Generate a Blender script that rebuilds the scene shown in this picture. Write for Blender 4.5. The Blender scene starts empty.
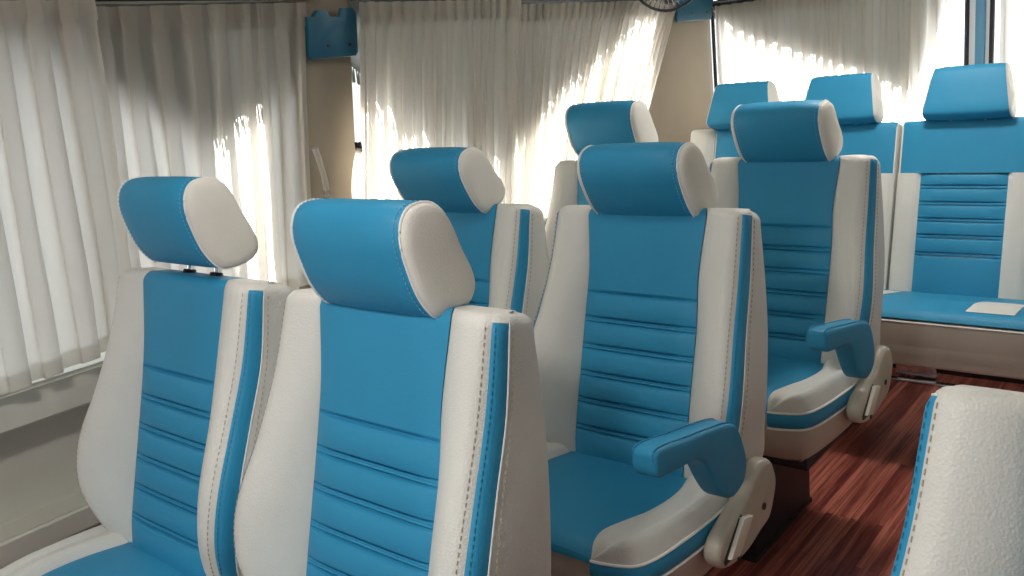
import bpy, bmesh, math, random
from mathutils import Vector, Matrix
random.seed(7)
ZO = 0.8                      # floor is z = 0, the seat seam height is ZO
SC = bpy.context.scene
COL = SC.collection
PI = math.pi

# ------------------------------------------------------------------ materials
def mat(name, col, rough=.5, metal=0., bump=0., bscale=400., spec=.5, coat=0., var=0., sheen=0.):
    m = bpy.data.materials.new(name); m.use_nodes = True
    nt = m.node_tree; b = nt.nodes['Principled BSDF']
    b.inputs['Base Color'].default_value = (*col, 1); b.inputs['Roughness'].default_value = rough
    b.inputs['Metallic'].default_value = metal; b.inputs['Specular IOR Level'].default_value = spec
    b.inputs['Coat Weight'].default_value = coat; b.inputs['Sheen Weight'].default_value = sheen
    tc = nt.nodes.new('ShaderNodeTexCoord')
    if bump:
        v = nt.nodes.new('ShaderNodeTexVoronoi'); v.inputs['Scale'].default_value = bscale
        n = nt.nodes.new('ShaderNodeTexNoise'); n.inputs['Scale'].default_value = bscale * .35; n.inputs['Detail'].default_value = 4
        a = nt.nodes.new('ShaderNodeMath'); a.operation = 'ADD'
        bp = nt.nodes.new('ShaderNodeBump'); bp.inputs['Strength'].default_value = bump; bp.inputs['Distance'].default_value = .0012
        nt.links.new(tc.outputs['Object'], v.inputs['Vector']); nt.links.new(tc.outputs['Object'], n.inputs['Vector'])
        nt.links.new(v.outputs['Distance'], a.inputs[0]); nt.links.new(n.outputs['Fac'], a.inputs[1])
        nt.links.new(a.outputs[0], bp.inputs['Height']); nt.links.new(bp.outputs['Normal'], b.inputs['Normal'])
    if var:
        n2 = nt.nodes.new('ShaderNodeTexNoise'); n2.inputs['Scale'].default_value = 7; n2.inputs['Detail'].default_value = 5
        r = nt.nodes.new('ShaderNodeValToRGB')
        r.color_ramp.elements[0].position = .3; r.color_ramp.elements[1].position = .7
        r.color_ramp.elements[0].color = (*[c * (1 - var) for c in col], 1); r.color_ramp.elements[1].color = (*[min(1, c * (1 + var)) for c in col], 1)
        nt.links.new(tc.outputs['Object'], n2.inputs['Vector']); nt.links.new(n2.outputs['Fac'], r.inputs['Fac'])
        nt.links.new(r.outputs['Color'], b.inputs['Base Color'])
    return m

CREAM = mat('cream_leather', (.67, .66, .615), .48, bump=.38, bscale=330, var=.03, spec=.4)
BLUE = mat('blue_leather', (.029, .262, .46), .50, bump=.13, bscale=420, var=.04, spec=.28)
SUEDE = mat('cream_suede', (.74, .71, .65), .9, bump=.35, bscale=700, var=.05, spec=.2)
SKIRT = mat('taupe_vinyl', (.50, .44, .37), .6, bump=.15, bscale=380, var=.04)
PLAST = mat('beige_plastic', (.46, .42, .34), .42, bump=.05, bscale=900)
LEVER = mat('pale_plastic', (.66, .63, .54), .4)
BLACK = mat('black_metal', (.012, .013, .016), .5)
RUBBER = mat('black_rubber', (.015, .014, .018), .55)
CHROME = mat('chrome', (.80, .82, .86), .22, metal=1.)
STITCH = mat('tan_thread', (.42, .34, .25), .8)
STITCHB = mat('pale_blue_thread', (.16, .46, .66), .8)
STITCHD = mat('blue_thread', (.03, .20, .34), .8)
PIPE = mat('white_piping', (.82, .80, .76), .5)
WALLM = mat('trim_panel', (.68, .665, .59), .6, bump=.06, bscale=260, var=.03)
PILLM = mat('beige_fabric_panel', (.29, .24, .18), .8, bump=.15, bscale=500, var=.04)
TEAL = mat('teal_plastic', (.008, .095, .16), .45, bump=.05, bscale=500)
CEIL = mat('ceiling_lining', (.72, .70, .64), .85, bump=.1, bscale=300)
DOORW = mat('white_paint', (.75, .76, .78), .4)
DOORB = mat('blue_paint', (.10, .27, .42), .35)
ROADM = mat('ground_concrete', (.35, .34, .32), .9, var=.1)
GREYW = mat('shade_wall_plaster', (.55, .56, .58), .9, var=.08)

def cloth(name, col, trans, wear=.03, tcol=None):
    m = bpy.data.materials.new(name); m.use_nodes = True
    nt = m.node_tree; nt.nodes.remove(nt.nodes['Principled BSDF']); out = nt.nodes['Material Output']
    d = nt.nodes.new('ShaderNodeBsdfDiffuse'); t = nt.nodes.new('ShaderNodeBsdfTranslucent'); mx = nt.nodes.new('ShaderNodeMixShader')
    d.inputs['Color'].default_value = (*col, 1); t.inputs['Color'].default_value = (*(tcol or col), 1); mx.inputs[0].default_value = trans
    tr = nt.nodes.new('ShaderNodeBsdfTransparent'); m2 = nt.nodes.new('ShaderNodeMixShader'); m2.inputs[0].default_value = wear
    tc = nt.nodes.new('ShaderNodeTexCoord'); w = nt.nodes.new('ShaderNodeTexNoise'); w.inputs['Scale'].default_value = 300
    mp = nt.nodes.new('ShaderNodeMapping'); mp.inputs['Scale'].default_value = (1, 1, .25)
    bp = nt.nodes.new('ShaderNodeBump'); bp.inputs['Strength'].default_value = .25; bp.inputs['Distance'].default_value = .002
    L = nt.links.new
    L(tc.outputs['Object'], mp.inputs[0]); L(mp.outputs[0], w.inputs['Vector']); L(w.outputs['Fac'], bp.inputs['Height']); L(bp.outputs[0], d.inputs['Normal'])
    L(d.outputs[0], mx.inputs[1]); L(t.outputs[0], mx.inputs[2]); L(mx.outputs[0], m2.inputs[1]); L(tr.outputs[0], m2.inputs[2]); L(m2.outputs[0], out.inputs[0])
    return m
SHEER = cloth('sheer_curtain_cloth', (.42, .38, .33), .66, .04, (.93, .90, .85))
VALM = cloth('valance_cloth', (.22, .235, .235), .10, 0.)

def glass():
    m = bpy.data.materials.new('window_glass'); m.use_nodes = True
    nt = m.node_tree; nt.nodes.remove(nt.nodes['Principled BSDF']); out = nt.nodes['Material Output']
    t = nt.nodes.new('ShaderNodeBsdfTransparent'); t.inputs[0].default_value = (.93, .95, .96, 1)
    g = nt.nodes.new('ShaderNodeBsdfGlossy'); g.inputs['Roughness'].default_value = .03
    mx = nt.nodes.new('ShaderNodeMixShader'); mx.inputs[0].default_value = .05
    nt.links.new(t.outputs[0], mx.inputs[1]); nt.links.new(g.outputs[0], mx.inputs[2]); nt.links.new(mx.outputs[0], out.inputs[0])
    return m
GLASS = glass()
TINT = glass(); TINT.name = 'tinted_glass'; [setattr(n.inputs[0], 'default_value', (.28, .29, .29, 1)) for n in TINT.node_tree.nodes if n.type == 'BSDF_TRANSPARENT']

def woodfloor():
    m = bpy.data.materials.new('mahogany_strip_floor'); m.use_nodes = True
    nt = m.node_tree; b = nt.nodes['Principled BSDF']; L = nt.links.new
    tc = nt.nodes.new('ShaderNodeTexCoord')
    mp = nt.nodes.new('ShaderNodeMapping'); mp.inputs['Rotation'].default_value = (0, 0, PI / 2)
    br = nt.nodes.new('ShaderNodeTexBrick'); br.inputs['Scale'].default_value = 1
    br.inputs['Brick Width'].default_value = .6; br.inputs['Row Height'].default_value = .017; br.inputs['Mortar Size'].default_value = .0009
    br.inputs['Color1'].default_value = (.0, .0, .0, 1); br.inputs['Color2'].default_value = (1, 1, 1, 1); br.inputs['Mortar'].default_value = (.05, .05, .05, 1)
    br.offset = .37; br.inputs['Bias'].default_value = 0
    mp2 = nt.nodes.new('ShaderNodeMapping'); mp2.inputs['Scale'].default_value = (95, 3.4, 1)
    n = nt.nodes.new('ShaderNodeTexNoise'); n.inputs['Scale'].default_value = 1; n.inputs['Detail'].default_value = 6; n.inputs['Roughness'].default_value = .65
    add = nt.nodes.new('ShaderNodeMath'); add.operation = 'MULTIPLY_ADD'; add.inputs[1].default_value = .30
    r = nt.nodes.new('ShaderNodeValToRGB'); e = r.color_ramp.elements
    e[0].position = .32; e[0].color = (.062, .011, .011, 1); e[1].position = .84; e[1].color = (.52, .17, .12, 1)
    k = e.new(.52); k.color = (.17, .036, .029, 1)
    k = e.new(.66); k.color = (.29, .080, .058, 1)
    L(tc.outputs['Object'], mp.inputs[0]); L(mp.outputs[0], br.inputs['Vector'])
    L(tc.outputs['Object'], mp2.inputs[0]); L(mp2.outputs[0], n.inputs['Vector'])
    L(br.outputs['Color'], add.inputs[0]); L(n.outputs['Fac'], add.inputs[2]); L(add.outputs[0], r.inputs['Fac'])
    L(r.outputs['Color'], b.inputs['Base Color'])
    b.inputs['Roughness'].default_value = .30
    return m
FLOORM = woodfloor()

# ------------------------------------------------------------------ helpers
def link(name, me, m, parent=None, smooth=True, sharp=None):
    o = bpy.data.objects.new(name, me); COL.objects.link(o)
    if m is not None: me.materials.append(m)
    if smooth:
        for p in me.polygons: p.use_smooth = True
        if sharp is not None:
            try: me.set_sharp_from_angle(angle=math.radians(sharp))
            except Exception: pass
    if parent is not None: o.parent = parent
    return o

def mesh_from(name, V, F, m, parent=None, smooth=True, merge=0., sharp=None):
    bm = bmesh.new(); vs = [bm.verts.new(v) for v in V]
    for f in F:
        try: bm.faces.new([vs[i] for i in f])
        except ValueError: pass
    if merge: bmesh.ops.remove_doubles(bm, verts=bm.verts, dist=merge)
    bmesh.ops.recalc_face_normals(bm, faces=bm.faces)
    me = bpy.data.meshes.new(name); bm.to_mesh(me); bm.free()
    return link(name, me, m, parent, smooth, sharp)

class MB:
    """collects shapes into one mesh"""
    def __init__(s): s.bm = bmesh.new()
    def box(s, a, b, bev=0., seg=2, rot=None, about=None):
        t = bmesh.new()
        bmesh.ops.create_cube(t, size=1)
        sx, sy, sz = [abs(b[i] - a[i]) for i in range(3)]; c = [(a[i] + b[i]) / 2 for i in range(3)]
        for v in t.verts: v.co = Vector((v.co.x * sx, v.co.y * sy, v.co.z * sz))
        if bev: bmesh.ops.bevel(t, geom=t.edges[:], offset=bev, segments=seg, affect='EDGES', profile=.5)
        M = Matrix.Translation(c) @ (rot.to_4x4() if rot else Matrix())
        bmesh.ops.transform(t, matrix=M, verts=t.verts); s.join(t)
    def join(s, t):
        me = bpy.data.meshes.new('t'); t.to_mesh(me); t.free(); s.bm.from_mesh(me); bpy.data.meshes.remove(me)
    def cyl(s, p, q, r, n=12, r2=None, caps=True):
        p = Vector(p); q = Vector(q); ax = (q - p); h = ax.length
        t = bmesh.new(); bmesh.ops.create_cone(t, cap_ends=caps, segments=n, radius1=r, radius2=r if r2 is None else r2, depth=h)
        M = Matrix.Translation((p + q) / 2) @ ax.to_track_quat('Z', 'Y').to_matrix().to_4x4()
        bmesh.ops.transform(t, matrix=M, verts=t.verts); s.join(t)
    def tube(s, pts, r, n=6, closed=False):
        pts = [Vector(p) for p in pts]; N = len(pts); rings = []
        up = Vector((0, 0, 1))
        for i, p in enumerate(pts):
            if closed: tg = pts[(i + 1) % N] - pts[i - 1]
            else: tg = pts[min(i + 1, N - 1)] - pts[max(i - 1, 0)]
            if tg.length < 1e-9: tg = Vector((0, 0, 1))
            tg.normalize()
            a = tg.cross(up)
            if a.length < .15: a = tg.cross(Vector((1, 0, 0)))
            a.normalize(); b = tg.cross(a)
            rings.append([s.bm.verts.new(p + a * r * math.cos(2 * PI * k / n) + b * r * math.sin(2 * PI * k / n)) for k in range(n)])
        for i in range(N if closed else N - 1):
            A, B = rings[i], rings[(i + 1) % N]
            for k in range(n):
                try: s.bm.faces.new((A[k], A[(k + 1) % n], B[(k + 1) % n], B[k]))
                except ValueError: pass
        if not closed:
            for rg in (rings[0], rings[-1]):
                try: s.bm.faces.new(rg)
                except ValueError: pass
    def prism(s, poly, f, x0, x1, bev=0., seg=3):
        """poly in 2-D, f(u, v, w) -> point; extruded between w = x0 and x1"""
        t = bmesh.new(); n = len(poly)
        A = [t.verts.new(f(u, v, x0)) for u, v in poly]; B = [t.verts.new(f(u, v, x1)) for u, v in poly]
        fa = t.faces.new(A); fb = t.faces.new(B[::-1])
        for i in range(n): t.faces.new((A[i], B[i], B[(i + 1) % n], A[(i + 1) % n]))
        bmesh.ops.recalc_face_normals(t, faces=t.faces)
        if bev:
            ed = [e for e in t.edges if (e in fa.edges[:] or e in fb.edges[:])]
            bmesh.ops.bevel(t, geom=ed, offset=bev, segments=seg, affect='EDGES', profile=.5, clamp_overlap=True)
        s.join(t)
    def dashes(s, pts, w=.0013, dash=.0055, gap=.0045):
        pts = [Vector(p) for p in pts]; d = 0; on = True; cur = [pts[0]]; need = dash
        for i in range(len(pts) - 1):
            a, b = pts[i], pts[i + 1]; L = (b - a).length; t = 0
            while L - t > need:
                t += need; q = a.lerp(b, t / L) if L else b
                if on: s.bm_cap(cur[0], q, w)
                cur = [q]; on = not on; need = dash if on else gap
            need -= (L - t)
    def bm_cap(s, p, q, w):
        if (q - p).length < 1e-5: return
        s.tube([p, q], w, 4)
    def build(s, name, m, parent=None, smooth=True, sharp=40):
        bmesh.ops.recalc_face_normals(s.bm, faces=s.bm.faces)
        me = bpy.data.meshes.new(name); s.bm.to_mesh(me); s.bm.free()
        return link(name, me, m, parent, smooth, sharp)

def tag(o, label=None, cat=None, group=None, kind=None):
    if label: o['label'] = label
    if cat: o['category'] = cat
    if group: o['group'] = group
    if kind: o['kind'] = kind
    return o
def empty(name, loc=(0, 0, 0)):
    o = bpy.data.objects.new(name, None); COL.objects.link(o); o.location = loc; o.empty_display_size = .1
    return o
def copy_tree(o, parent=None, skip=()):
    c = o.copy(); COL.objects.link(c)
    if parent is not None: c.parent = parent
    for ch in list(o.children):
        if ch.name.split('.')[0] not in skip: copy_tree(ch, c, skip)
    return c
def cr(p0, p1, p2, p3, t):
    return tuple(.5 * ((2 * b) + (-a + c) * t + (2 * a - 5 * b + 4 * c - d) * t * t + (-a + 3 * b - 3 * c + d) * t ** 3) for a, b, c, d in zip(p0, p1, p2, p3))
def spline(P, n=6, closed=False):
    N = len(P); out = []
    rng = range(N if closed else N - 1)
    for i in rng:
        g = (lambda k: P[k % N]) if closed else (lambda k: P[max(0, min(N - 1, k))])
        for j in range(n): out.append(cr(g(i - 1), g(i), g(i + 1), g(i + 2), j / n))
    if not closed: out.append(tuple(P[-1]))
    return out
def lerpkeys(keys, t):
    """keys: sorted list (t, value) -> smooth interpolation"""
    if t <= keys[0][0]: return keys[0][1]
    if t >= keys[-1][0]: return keys[-1][1]
    for i in range(len(keys) - 1):
        if keys[i][0] <= t <= keys[i + 1][0]:
            a, b = keys[i], keys[i + 1]; h = b[0] - a[0]; u = (t - a[0]) / h
            def sl(k):
                if k <= 0 or k >= len(keys) - 1: return (keys[min(k + 1, len(keys) - 1)][1] - keys[max(k - 1, 0)][1]) / (keys[min(k + 1, len(keys) - 1)][0] - keys[max(k - 1, 0)][0])
                return (keys[k + 1][1] - keys[k - 1][1]) / (keys[k + 1][0] - keys[k - 1][0])
            m0, m1 = sl(i) * h, sl(i + 1) * h
            return (2 * u ** 3 - 3 * u ** 2 + 1) * a[1] + (u ** 3 - 2 * u ** 2 + u) * m0 + (-2 * u ** 3 + 3 * u ** 2) * b[1] + (u ** 3 - u ** 2) * m1

# ------------------------------------------------------------------ seat back
UY, UZ = .293, .956
def BP(x, d, s): return (x, s * UY + d * UZ, ZO + s * UZ - d * UY)

KEY = {   # height s : nodes of the half section (x, d)
 .160: [(.137, -.011), (.160, -.020), (.187, -.020), (.203, -.006), (.2135, .014), (.2165, .045), (.214, .072), (.203, .088)],
 .050: [(.128, -.005), (.158, -.024), (.190, -.029), (.208, -.010), (.219, .016), (.225, .055), (.222, .100), (.208, .118)],
 -.05: [(.131, .0), (.162, -.031), (.196, -.043), (.216, -.027), (.229, -.002), (.235, .050), (.230, .115), (.215, .132)],
 -.16: [(.131, .0), (.165, -.040), (.203, -.062), (.228, -.049), (.242, -.022), (.245, .045), (.230, .135), (.214, .150)],
 -.24: [(.131, .0), (.162, -.034), (.200, -.056), (.223, -.045), (.238, -.018), (.241, .045), (.226, .150), (.208, .164)],
 -.30: [(.130, .0), (.155, -.016), (.184, -.030), (.206, -.020), (.221, .002), (.232, .055), (.224, .160), (.203, .174)],
 -.345: [(.128, .004), (.148, .004), (.170, .002), (.188, .012), (.203, .030), (.214, .062), (.208, .150), (.188, .166)]}
SK = sorted(KEY)
ADJ = [(0, 0), (.002, -.004), (.005, -.008), (.010, -.011), (.009, -.004), (.0, .0), (-.003, .0), (-.002, 0)]
def nodes(s):
    out = []
    for j in range(8):
        out.append((ADJ[j][0] + lerpkeys([(k, KEY[k][j][0]) for k in SK], s), ADJ[j][1] + lerpkeys([(k, KEY[k][j][1]) for k in SK], s)))
    return out
RIBS = (-.058, -.1155, -.173, -.230, -.287)
def rib_d(s, ribs=RIBS, bot=-.345, puff=.012):
    if s > 0:
        return -.004 - .003 * math.sin(PI * min(1, s / .17)) + .006 * math.exp(-((s) / .003) ** 2)
    edges = [0] + list(ribs) + [bot - .02]
    d = 0
    for a, b in zip(edges[:-1], edges[1:]):
        if b <= s <= a:
            u = (a - s) / (a - b); d = -puff * (max(0, math.sin(PI * u)) ** .55)
    for r in ribs: d += .010 * math.exp(-((s - r - .0052) / .0016) ** 2) + .010 * math.exp(-((s - r + .0052) / .0016) ** 2)
    d += .008 * math.exp(-(s / .0025) ** 2)
    return d
TOPS = .160
def section(s, cap=0.):
    """returns dict of half-section polylines; cap 0..1 rounds the top over"""
    nd = nodes(min(s, TOPS))
    pts = spline(nd, 4)                 # 7 segments * 4 + 1 = 29 points; node j at index 4 j
    dr = nd[-1][1]
    pts += [(nd[-1][0] * .5, dr + .004), (0, dr + .006)]
    pr = [(nd[0][0] * k / 6, nd[0][1] + rib_d(min(s, TOPS)) * (1 - (k / 6) ** 6)) for k in range(7)]
    if cap:
        th = cap * PI / 2; c = 1 - math.cos(th)
        def sq(p):
            x, d = p; mid = .04
            return (x - min(x, .2) / .2 * .016 * c, d + (mid - d) * (c * .32))
        pts = [sq(p) for p in pts]; pr = [sq(p) for p in pr]
    return pr, pts
rows = []
s = -.345
while s < TOPS - 1e-6:
    rows.append((s, 0.))
    near = min([abs(s + .0006 - r_) for r_ in list(RIBS) + [0]])
    s += .0010 if near < .0095 else (.0045 if s < .0 else .011)
for k in range(7): rows.append((TOPS + .022 * math.sin(k / 6 * PI / 2), k / 6 + 1e-6))

def strip_mesh(name, polylines, m, parent, mirror=True, closetop=False):
    V, F = [], []
    for sg in ((1, -1) if mirror else (1,)):
        base = len(V); n = len(polylines[0])
        for pl in polylines:
            for (x, d, s) in pl: V.append(BP(sg * x, d, s))
        for i in range(len(polylines) - 1):
            for j in range(n - 1):
                a = base + i * n + j
                F.append((a, a + 1, a + n + 1, a + n))
    return mesh_from(name, V, F, m, parent, True, 1e-5)

def build_backrest(root):
    P1, P2, P3, P4 = [], [], [], []
    for s, cap in rows:
        pr, pt = section(s, cap)
        P1.append([(x, d, s) for x, d in pr])
        fr = [(pt[i][0], pt[i][1] + (.003 if i in (0, 12) else 0), s) for i in range(0, 13)]
        P2.append(fr)
        st = []
        for i in range(12, 17):
            w = (i - 12) / 4; b = .003 * math.sin(PI * w) * (1 - min(1, cap * 3))
            st.append((pt[i][0] + b * .8, pt[i][1] - b * .6 + (.003 if i == 12 else 0), s))
        P3.append(st)
        P4.append([(x, d, s) for x, d in pt[16:]])
    # close the top: front half and back half run to a line at d = .04
    def close(P, mode):
        last = P[-1]; ext = []
        for k in (1, 2, 3):
            t = k / 3
            ext.append([(x * (1 - .02 * t), d + (.045 - d) * t, s + .004 * math.sin(t * PI / 2)) for x, d, s in last])
        return P + ext
    P1, P2, P4 = close(P1, 0), close(P2, 0), close(P4, 0); P3c = close(P3, 0)
    # the cream leather: front bolsters, sides and back in one mesh
    V, F = [], []
    for P in (P2, P4):
        for sg in (1, -1):
            base = len(V); n = len(P[0])
            for pl in P:
                for (x, d, s) in pl: V.append(BP(sg * x, d, s))
            for i in range(len(P) - 1):
                for j in range(n - 1):
                    a = base + i * n + j; F.append((a, a + 1, a + n + 1, a + n))
    # the top end of the stripe is cream
    n = len(P3c[0]); k0 = len(P3) - 5
    for sg in (1, -1):
        base = len(V)
        for pl in P3c[k0:]:
            for (x, d, s) in pl: V.append(BP(sg * x, d, s))
        for i in range(len(P3c[k0:]) - 1):
            for j in range(n - 1):
                a = base + i * n + j; F.append((a, a + 1, a + n + 1, a + n))
    # bottom cap
    last = P2[0] ; 
    loop = [BP(x, d, s) for x, d, s in P1[0]][:-1] + [BP(x, d, s) for x, d, s in P2[0]][:-1] + [BP(x, d, s) for x, d, s in P3[0]][:-1] + [BP(x, d, s) for x, d, s in P4[0]]
    loop2 = [(-x, y, z) for x, y, z in loop[::-1]][1:-1]
    b = len(V); V += loop + loop2; F.append(tuple(range(b, b + len(loop) + len(loop2))))
    mesh_from('backrest', V, F, CREAM, root, True, 1e-5)
    strip_mesh('center_panel', P1, BLUE, root)
    for sg in (1, -1):
        V, F = [], []; n = len(P3[0]); Q = P3[:k0 + 1]
        for pl in Q:
            for (x, d, s) in pl: V.append(BP(sg * x, d, s))
        for i in range(len(Q) - 1):
            for j in range(n - 1):
                a = i * n + j; F.append((a, a + 1, a + n + 1, a + n))
        mesh_from('side_stripe', V, F, BLUE, root, True, 1e-5)
    for sg in (1, -1):
        R = P3[:k0 + 1]
        a = [BP(sg * pl[0][0], pl[0][1], pl[0][2]) for pl in R][::2]; c = [BP(sg * pl[-1][0], pl[-1][1], pl[-1][2]) for pl in R][::2]
        topm = R[-1][2]; tm = BP(sg * (topm[0] + .001), topm[1] - .001, topm[2] + .006)
        pi_ = MB(); pi_.tube([BP(sg * q[0], q[1], q[2]) for q in R[-1]] + c[::-1], .0015, 6); pi_.build('piping', PIPE, root)
        # stitches
        stc = MB(); stc.dashes([BP(sg * (pl[-2][0]), pl[-2][1] - .0008, pl[-2][2]) for pl in P2[:-7]], .0008); stc.build('stitching', STITCH, root, False)
        stc = MB(); stc.dashes([BP(sg * (pl[1][0] + .0006), pl[1][1], pl[1][2]) for pl in P4[:-7]], .0008); stc.build('stitching', STITCH, root, False)
        stb = MB(); stb.dashes([BP(sg * (pl[1][0] + .0006), pl[1][1] - .0008, pl[1][2]) for pl in R], .0007); stb.build('stitching', STITCHD, root, False)

HP = [(-.093, .276), (-.090, .296), (-.077, .311), (-.048, .3195), (-.022, .312), (-.003, .294), (.021, .263), (.044, .237), (.056, .214), (.052, .194),
      (.034, .180), (.010, .170), (-.012, .166), (-.031, .175), (-.054, .197), (-.075, .229), (-.088, .254)]
def headrest_profile(rot, dd, ds):
    c, s_ = math.cos(rot), math.sin(rot); o = (-.02, .24)
    return [(o[0] + (d - o[0]) * c - (s - o[1]) * s_ + dd, o[1] + (d - o[0]) * s_ + (s - o[1]) * c + ds) for d, s in spline(HP, 3, True)]
def build_headrest(root, rot=0, dd=0, ds=0, xo=0, half=.112):
    prof = headrest_profile(rot, dd, ds); n = len(prof)
    cx = sum(p[0] for p in prof) / n; cs = sum(p[1] for p in prof) / n
    V, F = [], []
    xs = [half * k / 12 for k in range(-12, 13)]; xs = [-half, -half + .003] + xs[1:-1] + [half - .003, half]
    for x in xs:
        e = 1 - .03 * (abs(x) / half) ** 6 + .006
        for d, s in prof:
            bl = .013 * max(0, min(1, (cx + .02 - d) / .06)) * (1 - (abs(x) / half) ** 4)
            V.append(BP(x + xo, cx + (d - cx) * e - bl, cs + (s - cs) * e))
    for i in range(len(xs) - 1):
        for j in range(n):
            F.append((i * n + j, i * n + (j + 1) % n, (i + 1) * n + (j + 1) % n, (i + 1) * n + j))
    hr = mesh_from('headrest', V, F, BLUE, root, True, 1e-6)
    for sg in (1, -1):
        V, F = [], []; R = [(0, 1.), (.005, .985), (.0095, .93), (.012, .8), (.0135, .5), (.014, .2)]
        for h, e in R:
            for d, s in prof: V.append(BP(sg * (half + h) + xo, cx + (d - cx) * e * .985, cs + (s - cs) * e * .985))
        for i in range(len(R) - 1):
            for j in range(n): F.append((i * n + j, i * n + (j + 1) % n, (i + 1) * n + (j + 1) % n, (i + 1) * n + j))
        F.append(tuple((len(R) - 1) * n + j for j in range(n)))
        mesh_from('side_pad', V, F, SUEDE, hr, True)
        p = MB(); p.tube([BP(sg * (half + .0005) + xo, cx + (d - cx) * .99, cs + (s - cs) * .99) for d, s in prof], .002, 6, True); p.build('piping', PIPE, hr)
    for sg in (1, -1):
        st = MB(); q = [BP(sg * (half - .008) + xo, cx + (d - cx) * 1.0 - .0035 * (d < cx), cs + (s - cs) * 1.0) for d, s in prof]
        st.dashes(q + [q[0]], .0007, .0035, .004); st.build('stitching', STITCHB, hr, False)
    for x in (-.045, .045):
        p = MB(); p.cyl(BP(x + xo, .030, .165), BP(x + xo, .022, .215 + ds), .0045, 12); p.build('headrest_post', CHROME, hr)
        g = MB(); g.cyl(BP(x + xo, .030, .180), BP(x + xo, .030, .191), .014, 16, .011); g.build('post_guide', BLACK, hr)
    return hr

# ------------------------------------------------------------------ seat cushion
XO = [(-.412, .126), (-.409, .150), (-.400, .180), (-.385, .204), (-.350, .219), (-.29, .229), (-.22, .236), (-.15, .239), (-.05, .236), (.06, .228)]
XI = [(-.412, .127), (-.385, .117), (-.36, .115), (-.32, .130), (-.285, .147), (-.24, .157), (-.19, .158), (-.15, .152), (-.10, .140), (.06, .130)]
def build_cushion(root):
    ys = [-.412, -.411, -.409, -.406, -.402, -.396, -.388, -.378, -.366] + [-.35 + .02 * k for k in range(21)]
    def zin(y):
        u = (y + .412)
        return -.322 - .020 * max(0, 1 - u / .035) ** 2 - .018 * max(0, (y + .25) / .3)
    V, F = [], []; V2, F2 = [[], []], [[], []]
    for y in ys:
        xi, xo = lerpkeys(XI, y), max(lerpkeys(XO, y), lerpkeys(XI, y) + .0005)
        for k in range(-8, 9):
            t = k / 8; V.append((t * xi, y, ZO + zin(y) + .006 * (1 - abs(t) ** 4)))
        for q, sg in enumerate((1, -1)):
            for k in range(0, 13):
                w = k / 12; x = xi + (xo - xi) * w
                up = .025 * min(1, (xo - xi) / .06) * (math.sin(PI * min(1, w / .5) / 2) ** .6)
                dip = -.009 * math.exp(-((w - .52) / .22) ** 2) * min(1, (xo - xi) / .06)
                fall = (1 - math.sqrt(max(0, 1 - max(0, (w - .70) / .30) ** 2))) * (zin(y) + up + .345)
                V2[q].append((sg * x, y, ZO + zin(y) + up + dip - fall))
    def grid(n, rows_): return [(i * n + j, i * n + j + 1, (i + 1) * n + j + 1, (i + 1) * n + j) for i in range(rows_ - 1) for j in range(n - 1)]
    # front fold of the blue top, down to the seam
    m = len(ys)
    cu = mesh_from('seat_cushion', V + [(t / 8 * .126, -.4135, ZO - .350) for t in range(-8, 9)],
                   grid(17, m) + [(m * 17 + j, m * 17 + j + 1, j + 1, j) for j in range(16)], BLUE, root, True)
    for q in (0, 1): mesh_from('thigh_bolster', V2[q], grid(13, m), CREAM, cu, True)
    half = [(x, y) for y, x in XO]               # from front to back
    out = spline([(0, -.4135), (.07, -.4135)] + half, 4)
    def off(pl, dz):                             # inward offset
        r = []
        for i, (x, y) in enumerate(pl):
            a = pl[max(0, i - 1)]; b = pl[min(len(pl) - 1, i + 1)]; tx, ty = b[0] - a[0], b[1] - a[1]; L = math.hypot(tx, ty)
            nx, ny = -ty / L, tx / L              # inward
            r.append((max(0, x + nx * dz), y + ny * dz * 1.5))
        return r
    band0 = [p for p in out if p[0] >= .1255]
    for sg in (1, -1):
        V, F = [], []
        L = [(.0, -.345), (-.003, -.352), (-.004, -.365), (-.002, -.376), (.003, -.383)]
        for dz, z in L: V += [(sg * x, y, ZO + z) for x, y in off(band0, dz)]
        n = len(band0); F = grid(n, len(L))
        sb = mesh_from('side_band', V, F, BLUE, cu, True)
        for zz in (.3445, .384):
            p = MB(); p.tube([(sg * x, y, ZO - zz) for x, y in off(band0, -.001)], .0026, 6); p.build('piping', PIPE, sb)
    # skirt
    L = [(.004, -.350), (.002, -.385), (.004, -.41), (.012, -.44), (.024, -.468), (.040, -.486), (.06, -.492)]
    n = len(out); V = []
    for dz, z in L:
        o = off(out, dz)
        V += [(-x, y, ZO + z) for x, y in o[::-1]][:-1] + [(x, y, ZO + z) for x, y in o]
    N = 2 * n - 1; F = grid(N, len(L)); b = (len(L) - 1) * N; F.append(tuple(b + j for j in range(N)))
    for i in range(1): F.append(tuple([k * N for k in range(len(L))] + [k * N + N - 1 for k in range(len(L) - 1, -1, -1)]))
    mesh_from('base_skirt', V, F, SKIRT, root, True, 0, 50)
    # black pedestal with a top rail and a floor plate
    ob = MB(); ob.box((-.19, -.33, .012), (.045, .03, .30), .01); ob.box((-.20, -.345, .29), (.19, .05, .325), .006); ob.box((-.192, -.335, 0), (.046, .034, .014), .002)
    for yy in (-.30, .0): ob.cyl((.03, yy, .012), (.03, yy, .022), .009, 6)
    ob.build('pedestal', BLACK, root)

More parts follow.
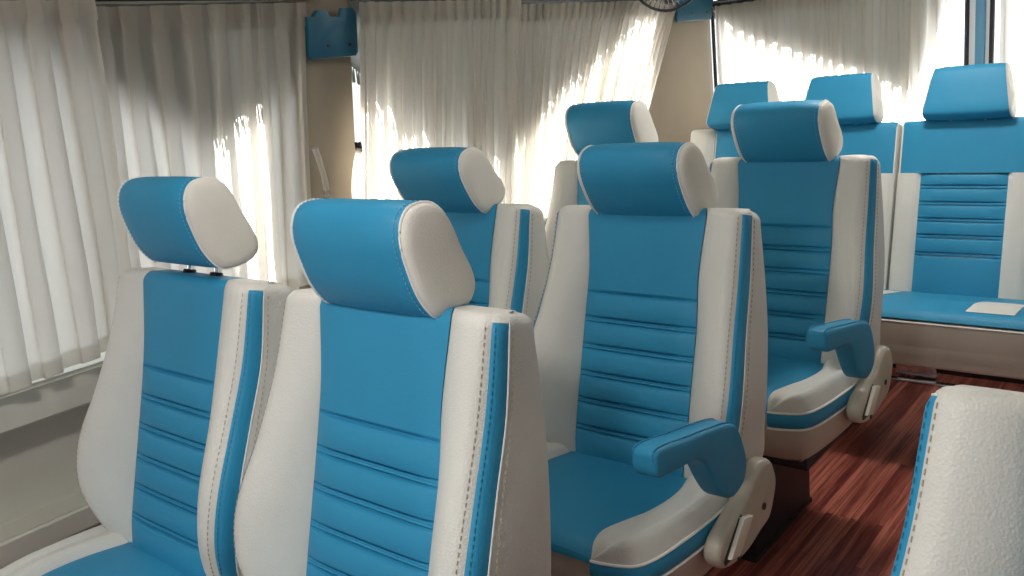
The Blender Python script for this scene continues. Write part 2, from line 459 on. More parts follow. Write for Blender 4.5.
def YZ(u, v, w): return (w, u, ZO + v)
def build_recliner(root):
    poly = spline([(-.045, -.287), (-.010, -.300), (.010, -.345), (-.004, -.385), (-.028, -.415), (-.070, -.424), (-.12, -.436), (-.178, -.434), (-.222, -.420), (-.240, -.392), (-.222, -.362), (-.17, -.342), (-.115, -.322), (-.078, -.298)], 4, True)
    m = MB(); m.prism(poly, YZ, .240, .275, .012, 4)
    rc = m.build('recliner_cover', PLAST, root)
    m = MB(); m.prism([(-.158, -.348), (-.120, -.360), (-.180, -.412), (-.214, -.402)], YZ, .272, .286, .003, 2); m.build('recline_lever', LEVER, rc)
    m = MB(); m.prism([(-.150, -.346), (-.160, -.349), (-.224, -.402), (-.220, -.412), (-.19, -.413)], YZ, .270, .2775, .001, 1); m.build('lever_slot', BLACK, rc)
    m = MB(); m.cyl((.272, -.055, ZO - .375), (.2768, -.055, ZO - .375), .007, 14); m.build('screw_hole', BLACK, rc)
    m = MB(); m.cyl((.272, -.165, ZO - .424), (.2768, -.165, ZO - .424), .006, 14); m.build('screw_hole', BLACK, rc)
def build_armrest(root):
    poly = spline([(-.438, -.120), (-.425, -.102), (-.33, -.120), (-.210, -.145), (-.168, -.165), (-.146, -.205), (-.136, -.245), (-.150, -.278), (-.19, -.290), (-.225, -.274), (-.255, -.235), (-.285, -.187), (-.32, -.167), (-.39, -.157), (-.430, -.147)], 4, True)
    m = MB(); m.prism(poly, YZ, .240, .286, .009, 4)
    a = m.build('armrest', BLUE, root)
    m = MB()
    for x in (.2455, .2795):
        q = [(x, u, ZO + v + .0012) for u, v in poly[:22]]
        m.tube(q, .0012, 5)
    m.build('seam', BLUE, a)

def make_seat(name, armrest, hr):
    r = empty(name)
    build_backrest(r); build_headrest(r, *hr); build_cushion(r)
    if armrest: build_recliner(r); build_armrest(r)
    return r
R15 = math.radians(13)
GRP = 'blue and cream passenger seats'
seats = [  # x, y, armrest, headrest (rot, dd, ds, xo)
 ('A1', -.535, 0, 0, (0, .009, .034, 0), 'blue and cream seat beside the first window, headrest raised on two posts'),
 ('B1', 0, 0, 1, (0, 0, 0, 0), 'largest blue and cream seat in front, big headrest touching its backrest'),
 ('A2', -.535, .72, 0, (R15, -.020, -.012, 0), 'blue and cream seat half hidden behind the two frontmost seats, second along the windows'),
 ('B2', 0, .72, 1, (R15, .004, -.012, 0), 'blue and cream aisle seat in mid photo with armrest, right behind the largest seat'),
 ('A3', -.535, 1.431, 0, (math.radians(5), -.026, .020, 0), 'rearmost blue and cream seat along the windows, only its headrest and a shoulder showing'),
 ('B3', 0, 1.431, 1, (R15, -.014, -.004, 0), 'farthest aisle seat with an armrest, standing just before the rear bench'),
 ('C1', .950, -.062, 0, (math.radians(-12), .012, -.004, -.006), 'seat cut off at the right edge, only its cream shoulder and blue stripe in view'),
]
proto = {}
for key, x, y, arm, hr, label in seats:
    if arm not in proto:
        s_ = empty('passenger_seat'); build_backrest(s_); build_cushion(s_)
        if arm: build_recliner(s_); build_armrest(s_)
        proto[arm] = s_
    else:
        s_ = copy_tree(proto[arm], None, ('headrest',))
    build_headrest(s_, *hr)
    if key == 'C1':                       # this one leans further back
        hg = Vector((0, -.05, ZO - .38)); Mx = Matrix.Translation(hg) @ Matrix.Rotation(math.radians(-7), 4, 'X') @ Matrix.Translation(-hg)
        for ch in s_.children:
            if ch.name.split('.')[0] not in ('seat_cushion', 'base_skirt', 'pedestal'): ch.matrix_local = Mx
    if key == 'B3':
        for ch in s_.children:
            if ch.name.startswith('armrest'): ch.location = (0, -.025, -.018)
    s_.location = (x, y, 0); tag(s_, label, 'seat', GRP)

# ------------------------------------------------------------------ rear bench
BY = 2.30
def RB(x, d, s): return (x, BY + s * .262 + d * .965, ZO + s * .965 - d * .262)
bench = tag(empty('rear_bench', (0, 0, 0)), 'long blue and cream rear bench under the back windows with high padded backrests', 'bench')
BR = (-.045, -.098, -.151, -.204, -.262)
def bench_unit(cx, half, pw, leftpad=0):
    S = [-.436 + .0016 * k for k in range(273)] + [.0, .004, .01, .02, .05, .09, .13, .155]
    caps = [(.155 + .02 * math.sin(k / 5 * PI / 2), k / 5) for k in range(1, 6)]
    allr = [(s, 0) for s in S] + caps
    def fd(x, s, a, b, base=0.):
        u = (x - a) / (b - a); e = 1 - abs(2 * u - 1) ** 8
        return e * base
    def face(a, b, rws, ribbed, puff, nx=10):
        V, F = [], []
        for s, c in rws:
            for k in range(nx + 1):
                x = a + (b - a) * k / nx
                u = abs(2 * k / nx - 1); e = 1 - u ** 6
                d = -puff * e
                if ribbed and s < 0: d = rib_d(s, BR, -.40, .008) * e
                d += .03 * (1 - math.cos(c * PI / 2))
                V.append(RB(cx + x, d, s))
        n = nx + 1
        F = [(i * n + j, i * n + j + 1, (i + 1) * n + j + 1, (i + 1) * n + j) for i in range(len(rws) - 1) for j in range(nx)]
        return V, F
    low = [r for r in allr if r[0] <= .0001]; hi = [r for r in allr if r[0] >= -.0001]
    # cream body: sides, back, lower borders
    body = MB()
    t = bmesh.new(); bmesh.ops.create_cube(t, size=1)
    x0, x1 = -half - leftpad, half
    for v in t.verts:
        v.co = Vector(RB(cx + (x0 if v.co.x < 0 else x1), .004 if v.co.y < 0 else .10, -.44 if v.co.z < 0 else .172))
    bmesh.ops.bevel(t, geom=t.edges[:], offset=.014, segments=4, affect='EDGES', profile=.5)
    body.join(t)
    for a, b in ((-half, -pw), (pw, half)):
        V, F = face(a, b, low, False, .010, 6)
        b_ = bmesh.new(); vs = [b_.verts.new(v) for v in V]
        for f in F: b_.faces.new([vs[i] for i in f])
        body.join(b_)
    if leftpad:
        V, F = face(-half - leftpad, -half, allr, False, .014, 6)
        b_ = bmesh.new(); vs = [b_.verts.new(v) for v in V]
        for f in F: b_.faces.new([vs[i] for i in f])
        body.join(b_)
    bo = body.build('backrest', CREAM, bench)
    V, F = face(-half + .006, half - .006, hi, False, .009, 14); mesh_from('upper_panel', V, F, BLUE, bo)
    V, F = face(-pw, pw, low, True, .0, 12); mesh_from('ribbed_panel', V, F, BLUE, bo)
    for sg in (1, -1):
        p = MB(); p.tube([RB(cx + sg * (half - .005), .001, s) for s, c in hi if c == 0], .003, 6); p.build('piping', PIPE, bo)
    # headrest: tapered block, blue with cream ends
    V, F = [], []
    prof = spline([(-.046, .176), (-.058, .190), (-.056, .24), (-.050, .305), (-.040, .330), (-.015, .337), (.015, .331), (.036, .30), (.045, .24), (.035, .18), (-.01, .168)], 3, True)
    n = len(prof)
    def w(s): return .1235 - (.0235) * max(0, min(1, (s - .185) / .15))
    xs = (-1, -.97, -.8, -.4, 0, .4, .8, .97, 1)
    for xk in xs:
        e = 1 - .04 * abs(xk) ** 8
        for d, s in prof: V.append(RB(cx + xk * w(s), d * e, .265 + (s - .265) * e))
    for i in range(len(xs) - 1):
        for j in range(n): F.append((i * n + j, i * n + (j + 1) % n, (i + 1) * n + (j + 1) % n, (i + 1) * n + j))
    h = mesh_from('headrest', V, F, BLUE, bench)
    for sg in (1, -1):
        V, F = [], []; R = [(0, .975), (.003, .95), (.005, .8), (.006, .4)]
        for hh, e in R:
            for d, s in prof: V.append(RB(cx + sg * (w(s) + hh), d * e, .265 + (s - .265) * e))
        for i in range(len(R) - 1):
            for j in range(n): F.append((i * n + j, i * n + (j + 1) % n, (i + 1) * n + (j + 1) % n, (i + 1) * n + j))
        F.append(tuple((len(R) - 1) * n + j for j in range(n)))
        mesh_from('side_pad', V, F, CREAM, h)
    for sx in (-.05, .05):
        q = MB(); q.cyl(RB(cx + sx, .0, .165), RB(cx + sx, -.0, .20), .006, 10); q.build('headrest_post', CHROME, h)
for cx, half, pw, lp in ((-.535, .113, .088, .104), (-.172, .190, .128, 0), (.2275, .2, .1275, 0), (.635, .2, .1275, 0)):
    bench_unit(cx, half, pw, lp)
# cushion
bx0, bx1 = -.74, .835
CY = [1.795, 1.797, 1.802, 1.812, 1.83, 1.87, 1.93, 2.0, 2.07, 2.14, 2.21, 2.27]
def bz(y): return ZO - .318 - .022 * max(0, 1 - (y - 1.795) / .03) ** 2 - .062 * max(0, (y - 1.93) / .3)
V, F = [], []; nx = 60
for y in CY:
    for k in range(nx + 1): V.append((bx0 + (bx1 - bx0) * k / nx, y, bz(y)))
F = [(i * (nx + 1) + j, i * (nx + 1) + j + 1, (i + 1) * (nx + 1) + j + 1, (i + 1) * (nx + 1) + j) for i in range(len(CY) - 1) for j in range(nx)]
bc = mesh_from('seat_cushion', V, F, BLUE, bench)
def patch(a0, a1, b0, b1, y0, y1):
    V, F = [], []; n = 8
    for j in range(n + 1):
        t = j / n; y = y0 + (y1 - y0) * t
        for k in range(n + 1):
            u = k / n; x = (a0 + (b0 - a0) * t) * (1 - u) + (a1 + (b1 - a1) * t) * u
            V.append((x, y, bz(y) + .0015 + .003 * (1 - abs(2 * u - 1) ** 6) * (1 - abs(2 * t - 1) ** 6)))
    F = [(i * (n + 1) + j, i * (n + 1) + j + 1, (i + 1) * (n + 1) + j + 1, (i + 1) * (n + 1) + j) for i in range(n) for j in range(n)]
    mesh_from('cushion_patch', V, F, CREAM, bc)
patch(.345, .467, .353, .475, 1.84, 2.005)
patch(-.09, .075, -.08, .085, 1.98, 2.15)
patch(-.48, -.36, -.47, -.35, 1.98, 2.15)
p = MB(); p.tube([(bx0, 1.793, ZO - .349), (bx1, 1.793, ZO - .349)], .003, 6); p.build('piping', PIPE, bc)
m = MB(); m.box((bx0, 1.797, ZO - .485), (bx1, 2.27, ZO - .41), .012, 3); m.box((bx0, 1.797, ZO - .47), (bx1, 1.90, ZO - .349), .01, 3); m.build('base_skirt', SKIRT, bench)
for x in (-.6, -.1, .5):
    m = MB(); m.box((x, 1.95, 0), (x + .06, 2.2, ZO - .48), .004); m.build('bench_leg', BLACK, bench)

m = MB(); m.box((-.74, 2.60, 0), (.835, 2.62, ZO - .30), .003); m.build('black_backdrop', BLACK, bench)  # plain black backdrop added behind the floor rail, carries no load
# chrome strip and cover on the floor behind the bench legs
t_ = tag(empty('floor_track', (0, 2.475, 0)), 'shiny chrome floor rail with a rounded cover, on the floor under the rear bench', 'floor rail')
m = MB(); m.box((-.075, -.012, 0), (.17, .012, .012), .003); m.build('rail', CHROME, t_)
m = MB()
poly = spline([(-.04, 0), (-.04, .095), (-.03, .10), (.03, .095), (.075, .075), (.10, .03), (.10, 0)], 4)
m.prism(poly, lambda u, v, w: (u, w, v + .012), .03, .10, .008, 3); m.build('rail_cover', CHROME, t_)

# ------------------------------------------------------------------ shell
def WX(z, off=0.): return -.86 - off - .147 * (.68 - (z - ZO))       # the leaning side wall
def st(o): o['kind'] = 'structure'; return o
CEZ = 1.78; YF, YR = -2.3, 2.88; XR = 1.42
m = MB(); m.box((-1.15, YF, -.05), (1.6, 3.0, 0)); st(m.build('floor', FLOORM, None, False))
m = MB(); m.box((-1.1, YF, CEZ), (1.6, 3.0, CEZ + .05)); st(m.build('ceiling', CEIL, None, False))

WB = ZO - .052     # window sill height
WT = ZO + .70      # window head
def wall_piece(mb, y0, y1, z0, z1, off=.09, th=.05):
    """a leaning slab of the left wall"""
    t = bmesh.new(); P = []
    for y in (y0, y1):
        for z in (z0, z1):
            P.append(t.verts.new((WX(z, off), y, z))); P.append(t.verts.new((WX(z, off) - th, y, z)))
    a = P
    for f in ((0, 1, 3, 2), (4, 6, 7, 5), (0, 4, 5, 1), (2, 3, 7, 6), (0, 2, 6, 4), (1, 5, 7, 3)): t.faces.new([a[i] for i in f])
    mb.join(t)
# left wall: below the windows, above them, pillars between
m = MB()
wall_piece(m, YF, YR, 0, WB); wall_piece(m, YF, YR, WT, CEZ)
wall_piece(m, YF, -1.9, WB, WT)
wall_piece(m, 2.62, YR, WB, WT)
st(m.build('wall_left', WALLM, None, False))
# pillar between window 1 and window 2, upholstered
def slab(name, y0, y1, z0, z1, off, th, mt, bev=.0, kind=None):
    mb = MB(); t = bmesh.new(); P = []
    for y in (y0, y1):
        for z in (z0, z1):
            P.append(t.verts.new((WX(z, off), y, z))); P.append(t.verts.new((WX(z, off) - th, y, z)))
    for f in ((0, 1, 3, 2), (4, 6, 7, 5), (0, 4, 5, 1), (2, 3, 7, 6), (0, 2, 6, 4), (1, 5, 7, 3)): t.faces.new([P[i] for i in f])
    bmesh.ops.recalc_face_normals(t, faces=t.faces)
    if bev: bmesh.ops.bevel(t, geom=t.edges[:], offset=bev, segments=3, affect='EDGES')
    mb.join(t); o = mb.build(name, mt)
    if kind: o['kind'] = kind
    return o
slab('trim_1', .64, .842, WB, CEZ, .03, .09, PILLM, .012, 'structure')
slab('trim_2', -1.02, -.88, WB, CEZ, .03, .09, PILLM, .012, 'structure')
# curved rear corner panel
V, F = [], []; n = 16
zs = [ZO - .1 + (CEZ - ZO + .1) * k / 10 for k in range(11)]
for z in zs:
    for k in range(n + 1):
        t = k / n; y = 2.40 + .44 * t
        x = WX(z, .045) + .028 * math.sin(t * PI) ** .8 + (-.905 - WX(z, .045)) * max(0, (t - .3) / .7) ** 2
        V.append((x, y, z))
F = [(i * (n + 1) + j, i * (n + 1) + j + 1, (i + 1) * (n + 1) + j + 1, (i + 1) * (n + 1) + j) for i in range(10) for j in range(n)]
o = mesh_from('trim_3', V, F, PILLM); o['kind'] = 'structure'
md = o.modifiers.new('s', 'SOLIDIFY'); md.thickness = .02
# sill band and lower ledge
slab('trim_4', YF, 2.75, ZO - .140, WB, -.005, .12, WALLM, .008, 'structure')
slab('trim_5', YF, 2.75, ZO - .435, ZO - .372, -.0, .12, WALLM, .008, 'structure')
slab('trim_6', YF, 2.75, 0, ZO - .435, .02, .12, WALLM, .0, 'structure')
slab('trim_7', YF, 2.75, WT - .01, WT + .06, .02, .09, WALLM, .008, 'structure')
# window glass
for i, (a, b) in enumerate(((-1.9, -1.0), (-.9, .66), (.83, 2.63))):
    slab('window_%d' % (i + 1), a, b, WB, WT, .112, .004, GLASS, 0, 'structure')
# rear doors
def rear_panel(name, x0, x1, z0, z1, y0, y1, mt, bev=0.):
    q = MB(); q.box((x0, y0, z0), (x1, y1, z1), bev); return st(q.build(name, mt))
RY = 2.86
q = MB()
q.box((-1.15, RY, 0), (1.6, RY + .06, ZO + .02)); q.box((-1.15, RY, ZO + .66), (1.6, RY + .06, CEZ))
q.box((-1.15, RY, ZO), (-.925, RY + .06, CEZ)); q.box((1.10, RY, ZO), (1.6, RY + .06, CEZ)); q.box((.102, RY, ZO), (.188, RY + .06, CEZ))
st(q.build('wall_rear', DOORW, None, False))
rear_panel('trim_8', .128, .160, ZO - .2, CEZ, RY - .02, RY + .0, DOORB, .006)
def gasket(name, x0, x1, z0, z1, r, y, w=.008):
    pts = []
    for cx, cz, a0 in ((x1 - r, z1 - r, 0), (x0 + r, z1 - r, 90), (x0 + r, z0 + r, 180), (x1 - r, z0 + r, 270)):
        for k in range(7):
            a = math.radians(a0 + 15 * k); pts.append((cx + r * math.cos(a), y, cz + r * math.sin(a)))
    q = MB(); q.tube(pts, w, 8, True); return st(q.build(name, RUBBER))
gasket('trim_9', -.899, .098, ZO + .02, ZO + .655, .05, RY - .004)
gasket('trim_10', .180, 1.10, ZO + .02, ZO + .60, .06, RY - .004)
for i, (a, b) in enumerate(((-.925, .102), (.188, 1.10))):
    q = MB(); q.box((a, RY + .02, ZO + .02), (b, RY + .024, ZO + .66)); st(q.build('window_%d' % (i + 4), GLASS, None, False))
# right wall with the open sliding door and a long window, front bulkhead with windscreen
q = MB()
q.box((XR, YF, 0), (XR + .05, -.35, .80)); q.box((XR, YF, 1.6), (XR + .05, YR, CEZ)); q.box((XR, -.35, 0), (XR + .05, YR, .80)); q.box((XR, -1.5, 0), (XR + .05, -1.38, CEZ))
q.box((XR, -.42, 0), (XR + .05, -.28, CEZ)); q.box((XR, 1.1, 0), (XR + .05, 1.3, CEZ)); q.box((XR, 2.5, 0), (XR + .05, YR, CEZ))
st(q.build('wall_right', WALLM, None, False))
for i, (a, b) in enumerate(((-.28, 1.1), (1.3, 2.5), (-1.38, -.42), (YF, -1.5))):
    q = MB(); q.box((XR + .02, a, .80), (XR + .024, b, 1.6)); st(q.build('window_%d' % (i + 6), TINT, None, False))
q = MB(); q.box((-1.15, YF - .05, 0), (1.6, YF, .85)); q.box((-1.15, YF - .05, 1.65), (1.6, YF, CEZ + .05)); q.box((-1.15, YF - .05, .8), (-.95, YF, 1.7)); q.box((1.35, YF - .05, .8), (1.6, YF, 1.7))
st(q.build('wall_front', WALLM, None, False))
q = MB(); q.box((-.95, YF - .03, .85), (1.35, YF - .026, 1.65)); st(q.build('window_10', GLASS, None, False))
# ceiling lamps
LAMPS = [(-.1, .22, .20), (.30, -.75, 1.25), (.15, 1.80, 1.0)]
for i, (x, y, p_) in enumerate(LAMPS):
    e_ = tag(empty('ceiling_lamp', (x, y, CEZ)), 'round flat white ceiling lamp, out of view above the seats', 'lamp', 'ceiling lamps along the roof')
    q = MB(); q.cyl((0, 0, -.012), (0, 0, 0), .11, 32); q.build('lamp_housing', LEVER, e_)
    E_ = bpy.data.materials.get('lamp_diffuser')
    if not E_:
        E_ = mat('lamp_diffuser', (.9, .9, .88), .5); b_ = E_.node_tree.nodes['Principled BSDF']
        b_.inputs['Emission Color'].default_value = (1, .97, .92, 1); b_.inputs['Emission Strength'].default_value = 4
    q = MB(); q.cyl((0, 0, -.018), (0, 0, -.012), .09, 32); q.build('diffuser', E_, e_)

# ------------------------------------------------------------------ curtains
def pleat_curtain(name, f, u0, u1, z0, z1, label, group, lam=.045, amp=.016, gather=0., taper=lambda v: (0, 0), seed=1, hem=.035, over=.8):
    """f(u, off, z) -> point; folds are omega shaped so cloth overlaps itself"""
    rnd = random.Random(seed)
    # pleat phase with uneven spacing
    ph = [0.]; us = [u0]; u = u0
    while u < u1:
        u += lam * rnd.uniform(.65, 1.4); us.append(u); ph.append(ph[-1] + 1)
    amps = [rnd.uniform(.6, 1.25) for _ in us]; lean = [rnd.uniform(-.5, .5) for _ in us]
    def phase(u):
        for i in range(len(us) - 1):
            if u <= us[i + 1]: return ph[i] + (u - us[i]) / (us[i + 1] - us[i]), i
        return ph[-1], len(us) - 2
    nu = int((u1 - u0) / lam * 18); nv = 34
    def layer(offx, za, zb, nv):
        V, F = [], []
        for iv in range(nv + 1):
            z = za + (zb - za) * iv / nv; v = (z1 - z) / (z1 - z0)     # 0 at top
            k = .45 + .55 * min(1, v / .12); k *= 1 - .25 * max(0, (v - .8) / .2)
            tl, tr = taper(v)
            if v < .06: head = 1
            for iu in range(nu + 1):
                t = iu / nu; uu = u0 + (u1 - u0) * t
                p, i = phase(uu); fr = p - math.floor(p)
                a = amp * (amps[i] * (1 - fr) + amps[i + 1] * fr) * k
                ln = (lean[i] * (1 - fr) + lean[i + 1] * fr)
                th = 2 * PI * p
                x = a * (math.cos(th) + .25 * math.cos(2 * th + 1.3 + 3 * v)) + a * .35 * math.sin(5 * v + 1.7 * p)
                du = lam * over * .38 * k * math.sin(th * 2 + ln) + lam * .3 * ln * math.sin(v * 3 + i)* (1-abs(2*t-1)**4)
                if v < .055: du += lam * .10 * math.sin(th * 3 + i)
                ue = uu + du + tl * (1 - t) + tr * t
                V.append(f(ue, x + offx, z))
        n = nu + 1
        F = [(i * n + j, i * n + j + 1, (i + 1) * n + j + 1, (i + 1) * n + j) for i in range(nv) for j in range(nu)]
        return V, F
    V, F = layer(0, z0, z1, nv); o = mesh_from(name, V, F, SHEER)
    V, F = layer(.003, z1 - .055, z1, 8); mesh_from('curtain_heading', V, F, SHEER, o)
    if hem: V, F = layer(.003, z0, z0 + hem, 3); mesh_from('hem', V, F, SHEER, o)
    tag(o, label, 'curtain', group)
    return o
sl = lambda u, z: z + .10 * (min(u, .12) + .10) * max(0, min(1, (ZO + .68 - z) / .7)) ** 2
fin2 = lambda u, off, z: (WX(z, -.050) + off, u, sl(u, z))
fl1 = lambda u, off, z: (WX(z, .012) + off, u, sl(u, z))
fin = lambda u, off, z: (WX(z, -.024) + off, u, z)
fl = lambda u, off, z: (WX(z, .012) + off, u, z)
zt = ZO + .682
pleat_curtain('curtain', fin2, -.80, .120, ZO - .035, zt + .006, 'pleated cream curtain at far left, nearest to the camera', 'cream pleated curtains', .062, .015, seed=3, over=.42)
pleat_curtain('curtain', fl1, .096, .672, ZO - .050, zt - .002, 'pleated cream curtain beside the bare beige pillar, in front of the first window', 'cream pleated curtains', .055, .015, seed=5, over=.42, taper=lambda v: (0, -.02 * v))
pleat_curtain('curtain', fin, .817, 1.462, ZO - .11, zt - .008, 'pleated cream curtain starting right of the beige pillar, above the second headrest', 'cream pleated curtains', .040, .014, seed=11, over=.5, taper=lambda v: (-.03 * v, -.02 * v))
pleat_curtain('curtain', fl, 1.450, 2.52, ZO - .11, zt - .02, 'pleated cream curtain below the wall fan, glowing at its foot', 'cream pleated curtains', .042, .014, seed=8, over=.5, taper=lambda v: (0, -.22 * min(1, v * 1.6) ** .9 + .12 * max(0, v - .6)))
fr_ = lambda u, off, z: (u, RY - .045 - off, z)
pleat_curtain('curtain', fr_, -.862, .06, ZO + .04, ZO + .632, 'pleated cream curtain over the left rear window, behind the bench headrests', 'cream pleated curtains', .046, .012, seed=21, over=.4, taper=lambda v: (0, 0))
pleat_curtain('curtain', fr_, .215, 1.0, ZO + .04, ZO + .632, 'cream curtain over the right rear window, at the top right corner', 'cream pleated curtains', .046, .012, seed=22, over=.4)
# rods
def rod(name, pts, label, r=.006):
    q = MB(); q.tube(pts, r, 10); o = q.build(name, BLACK); tag(o, label, 'rod', 'curtain rods'); return o
rod('curtain_rod', [(WX(zt + .012, .012), y, zt + .022 - .008 * (y + .8)) for y in (-.85, 0, .72)], 'dark thin curtain rod running above the first window')
rod('curtain_rod', [(WX(zt + .004, .012), y, zt + .006 - .012 * (y - .8)) for y in (.83, 1.7, 2.72)], 'thin curtain rod above the second window, left of the fan')
rod('curtain_rod', [(x, RY - .045, ZO + .636) for x in (-.9, 0, 1.05)], 'thin curtain rod above the rear windows')
# swag valances with fringe, hanging between glass and curtain
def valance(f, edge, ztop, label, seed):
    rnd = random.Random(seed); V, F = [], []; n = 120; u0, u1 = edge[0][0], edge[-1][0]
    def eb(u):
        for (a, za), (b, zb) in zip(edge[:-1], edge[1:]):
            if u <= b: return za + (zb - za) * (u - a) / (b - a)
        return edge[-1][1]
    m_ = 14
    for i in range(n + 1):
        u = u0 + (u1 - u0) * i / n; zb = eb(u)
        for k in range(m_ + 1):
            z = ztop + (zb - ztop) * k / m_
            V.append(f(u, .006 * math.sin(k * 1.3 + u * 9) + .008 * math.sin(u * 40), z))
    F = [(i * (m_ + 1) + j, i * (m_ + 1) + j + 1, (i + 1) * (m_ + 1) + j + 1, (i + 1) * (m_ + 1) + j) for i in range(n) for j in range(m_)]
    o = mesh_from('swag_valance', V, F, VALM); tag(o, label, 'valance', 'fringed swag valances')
    q = MB(); u = u0
    while u < u1:
        zb = eb(u); L = rnd.uniform(.018, .045); p0 = Vector(f(u, 0, zb + .003)); p1 = Vector(f(u + rnd.uniform(-.006, .006), .004, zb - L))
        q.cyl(p0, p1, .0022, 5, .0036); u += .009
    q.build('fringe', VALM, o)
    return o
fv = lambda u, off, z: (WX(z, .062) + off, u, z)
Z = lambda L: [(a, ZO + b) for a, b in L]
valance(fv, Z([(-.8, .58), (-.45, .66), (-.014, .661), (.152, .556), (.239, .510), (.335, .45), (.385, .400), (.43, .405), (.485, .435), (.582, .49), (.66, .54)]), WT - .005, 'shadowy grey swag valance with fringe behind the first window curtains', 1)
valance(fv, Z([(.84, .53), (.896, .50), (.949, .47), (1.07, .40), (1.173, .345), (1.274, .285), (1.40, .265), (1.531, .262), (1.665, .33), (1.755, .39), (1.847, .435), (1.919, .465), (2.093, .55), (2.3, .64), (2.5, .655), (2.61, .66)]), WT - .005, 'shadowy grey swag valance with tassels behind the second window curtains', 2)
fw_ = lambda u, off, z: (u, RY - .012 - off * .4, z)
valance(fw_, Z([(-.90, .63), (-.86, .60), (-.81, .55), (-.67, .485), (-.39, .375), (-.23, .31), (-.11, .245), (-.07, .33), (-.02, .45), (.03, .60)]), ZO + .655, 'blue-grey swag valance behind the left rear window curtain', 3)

# ------------------------------------------------------------------ brackets, ties, fan
def bracket(y0, w, z0, z1, label):
    H = z1 - z0
    poly = [(0, .01), (.008, 0), (w - .008, 0), (w, .01), (w, H - .012), (w - .012, H), (w * .70, H), (w * .66, H - .020), (w * .46, H - .020), (w * .40, H - .004), (w * .2, H - .004), (w * .13, H - .018), (0, H - .018)]
    q = MB(); q.prism(poly, lambda u, v, x: (WX(z0 + v, .0) + x, y0 + u, z0 + v), -.006, .010, .003, 2)
    o = q.build('rod_bracket', TEAL); tag(o, label, 'bracket', 'teal plates between the curtains')
    for u in (.38, .82):
        q = MB(); zc = z0 + H * .25; q.cyl((WX(zc) + .008, y0 + w * u, zc), (WX(zc) + .0125, y0 + w * u, zc), .0045, 12); q.build('screw', BLACK, o)
    return o
bracket(.667, .158, ZO + .546, ZO + .664, 'teal plastic plate screwed to the pillar between the first two windows')
bracket(2.49, .29, ZO + .578, ZO + .70, 'teal plastic plate on the rear corner panel, behind the fan')
def tie(pts, label):
    q = MB(); q.tube(spline(pts, 6), .008, 8); o = q.build('curtain_tie', SHEER); tag(o, label, 'curtain tie', 'loose curtain ties'); return o
tie([(WX(ZO + .33) + .02, .655, ZO + .33), (WX(ZO + .29) + .022, .668, ZO + .29), (WX(ZO + .22) + .02, .685, ZO + .22), (WX(ZO + .12) + .02, .68, ZO + .12)], 'cream cloth tie hanging at the left edge of the beige pillar')
t2 = tie([(WX(ZO + .34) + .02, .800, ZO + .31), (WX(ZO + .27) + .022, .788, ZO + .27), (WX(ZO + .20) + .02, .778, ZO + .20), (WX(ZO + .12) + .02, .785, ZO + .12)], 'cream cloth tie with dark buckle hanging at the right edge of the beige pillar')
q = MB(); q.box((WX(ZO + .31) + .012, .794, ZO + .30), (WX(ZO + .31) + .028, .808, ZO + .328), .003); q.build('buckle', BLACK, t2)

# camera frame, needed for the fan's aim only
YAW, PIT, ROL = .7149, .2440, -.1081
CAM = Vector((.9457, -.7624, ZO + .4788)); FPX = 887.32
fwv = Vector((-math.sin(YAW) * math.cos(PIT), math.cos(YAW) * math.cos(PIT), -math.sin(PIT)))
rv = Vector((math.cos(YAW), math.sin(YAW), 0)); uv = rv.cross(fwv)
r2 = rv * math.cos(ROL) + uv * math.sin(ROL); u2 = -rv * math.sin(ROL) + uv * math.cos(ROL)

fan = tag(empty('wall_fan', (-.64, 2.03, ZO + .722)), 'small black caged fan at the top edge, above the second curtain', 'fan')
aim = Vector((.42, -.88, -.12)).normalized(); fq = aim.to_track_quat('Z', 'Y'); fan.rotation_mode = 'QUATERNION'; fan.rotation_quaternion = fq
q = MB(); RF = .118
q.tube([(RF * math.cos(2 * PI * k / 48), RF * math.sin(2 * PI * k / 48), 0) for k in range(48)], .0048, 8, True)
q.build('rim', BLACK, fan)
q = MB()
for rr, zz in ((.035, .030), (.055, .028), (.075, .023), (.096, .014)): q.tube([(rr * math.cos(2 * PI * k / 36), rr * math.sin(2 * PI * k / 36), zz) for k in range(36)], .0009, 5, True)
for k in range(40):
    a = 2 * PI * k / 40; q.tube([(.02 * math.cos(a), .02 * math.sin(a), .031), (.07 * math.cos(a + .12), .07 * math.sin(a + .12), .026), (RF * math.cos(a + .2), RF * math.sin(a + .2), 0)], .0008, 4)
q.cyl((0, 0, .026), (0, 0, .034), .022, 20)
q.build('guard', CHROME, fan)
q = MB()
for k in range(40):
    a = 2 * PI * k / 40; q.tube([(.03 * math.cos(a), .03 * math.sin(a), -.045), (.09 * math.cos(a), .09 * math.sin(a), -.038), (RF * math.cos(a), RF * math.sin(a), 0)], .0009, 4)
q.build('rear_guard', BLACK, fan)
for k in range(4):
    V, F = [], []
    for i in range(7):
        r_ = .015 + .085 * i / 6; w_ = .25 + .55 * math.sin(PI * min(1, i / 5)) ** .7 if i else .3
        for j in range(6):
            a = k * PI / 2 + (j / 5 - .5) * w_ * 1.3; V.append((r_ * math.cos(a), r_ * math.sin(a), -.012 + (j / 5 - .5) * .022))
    F = [(i * 6 + j, i * 6 + j + 1, (i + 1) * 6 + j + 1, (i + 1) * 6 + j) for i in range(6) for j in range(5)]
    b_ = mesh_from('blade', V, F, BLACK, fan); md = b_.modifiers.new('s', 'SOLIDIFY'); md.thickness = .0015
q = MB(); q.cyl((0, 0, -.09), (0, 0, -.04), .034, 24, .030); q.cyl((0, 0, -.04), (0, 0, .0), .014, 16); q.build('motor', BLACK, fan)
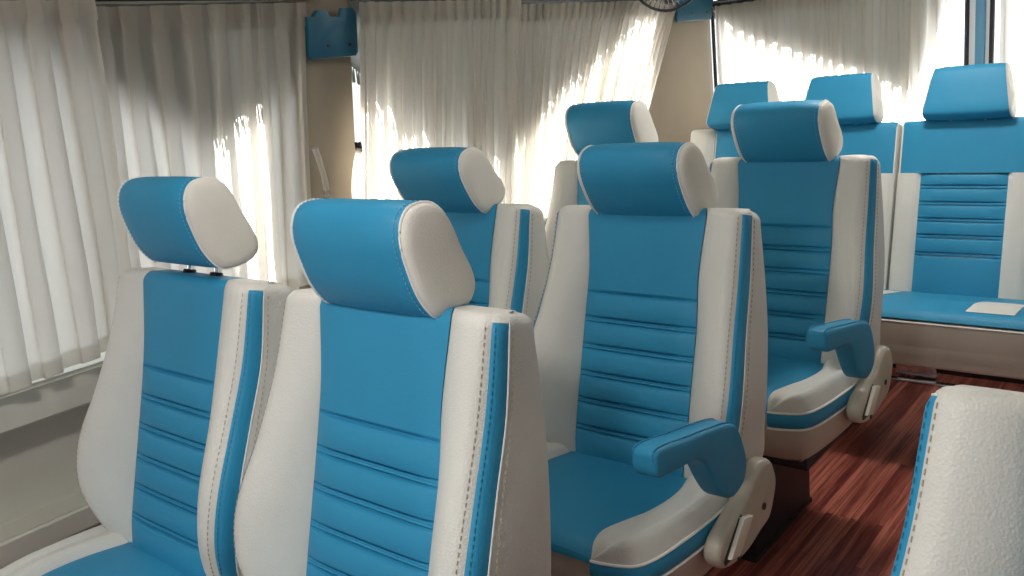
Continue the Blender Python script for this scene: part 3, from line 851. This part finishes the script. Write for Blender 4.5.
q = MB(); mnt = fq.inverted() @ (Vector((WX(ZO + .8) + .01, 2.06, ZO + .86)) - fan.location); q.tube([(0, 0, -.08), tuple(Vector((0, 0, -.08)).lerp(mnt, .5)), tuple(mnt)], .009, 10); q.build('mounting_arm', BLACK, fan)

# ------------------------------------------------------------------ outside
q = MB(); q.box((-9, -12, -.62), (9, 14, -.6)); st(q.build('ground', ROADM, None, False))
q = MB(); q.box((-2.6, -6, -.6), (-2.4, 2.2, 3.4)); tag(q.build('added_shade_wall', GREYW, None, False), 'unseen grey wall added outside to shade the first window', 'wall')  # added wall out of view, sized to keep sun and sky off the first window

# ------------------------------------------------------------------ light
w = bpy.data.worlds.new('sky'); SC.world = w; w.use_nodes = True
bg = w.node_tree.nodes['Background']; bg.inputs[0].default_value = (.93, .965, 1, 1); bg.inputs[1].default_value = 2.3
def area(name, loc, aim, sx, sy, power, col=(1, 1, 1), portal=False):
    l = bpy.data.lights.new(name, 'AREA'); l.shape = 'RECTANGLE'; l.size = sx; l.size_y = sy; l.energy = power; l.color = col
    o = bpy.data.objects.new(name, l); COL.objects.link(o); o.location = loc
    o.rotation_euler = Vector(aim).to_track_quat('-Z', 'Y').to_euler()
    if portal: l.cycles.is_portal = True
    return o
for x, y, p_ in LAMPS:
    l = bpy.data.lights.new('lamp_light', 'AREA'); l.shape = 'DISK'; l.size = .18; l.energy = 9 * p_; l.color = (1, .96, .90)
    o = bpy.data.objects.new('lamp_light', l); COL.objects.link(o); o.location = (x, y, CEZ - .022)
area('windscreen_light', (.2, YF + .01, 1.25), (0, 1, 0), 2.3, .8, 1, portal=True)
sn = bpy.data.lights.new('sun', 'SUN'); sn.energy = 40; sn.angle = math.radians(1.2); sn.color = (1, .95, .88)
so = bpy.data.objects.new('sun', sn); COL.objects.link(so); so.rotation_euler = Vector((.56, -.68, -.48)).to_track_quat('-Z', 'Y').to_euler()

# ------------------------------------------------------------------ camera
cd = bpy.data.cameras.new('camera'); co = bpy.data.objects.new('camera', cd); COL.objects.link(co)
cd.sensor_width = 36; cd.lens = FPX / 1024 * 36; cd.clip_start = .01
M = Matrix((r2, u2, -fwv)).transposed().to_4x4(); M.translation = CAM; co.matrix_world = M
SC.camera = co
SC.view_settings.view_transform = 'Standard'; SC.view_settings.look = 'None'; SC.view_settings.gamma = 1; SC.view_settings.use_curve_mapping = False
SC.view_settings.exposure = 0
SC.cycles.use_denoising = True
SC.cycles.max_bounces = 10; SC.cycles.transparent_max_bounces = 16
SC.cycles.sample_clamp_indirect = 8
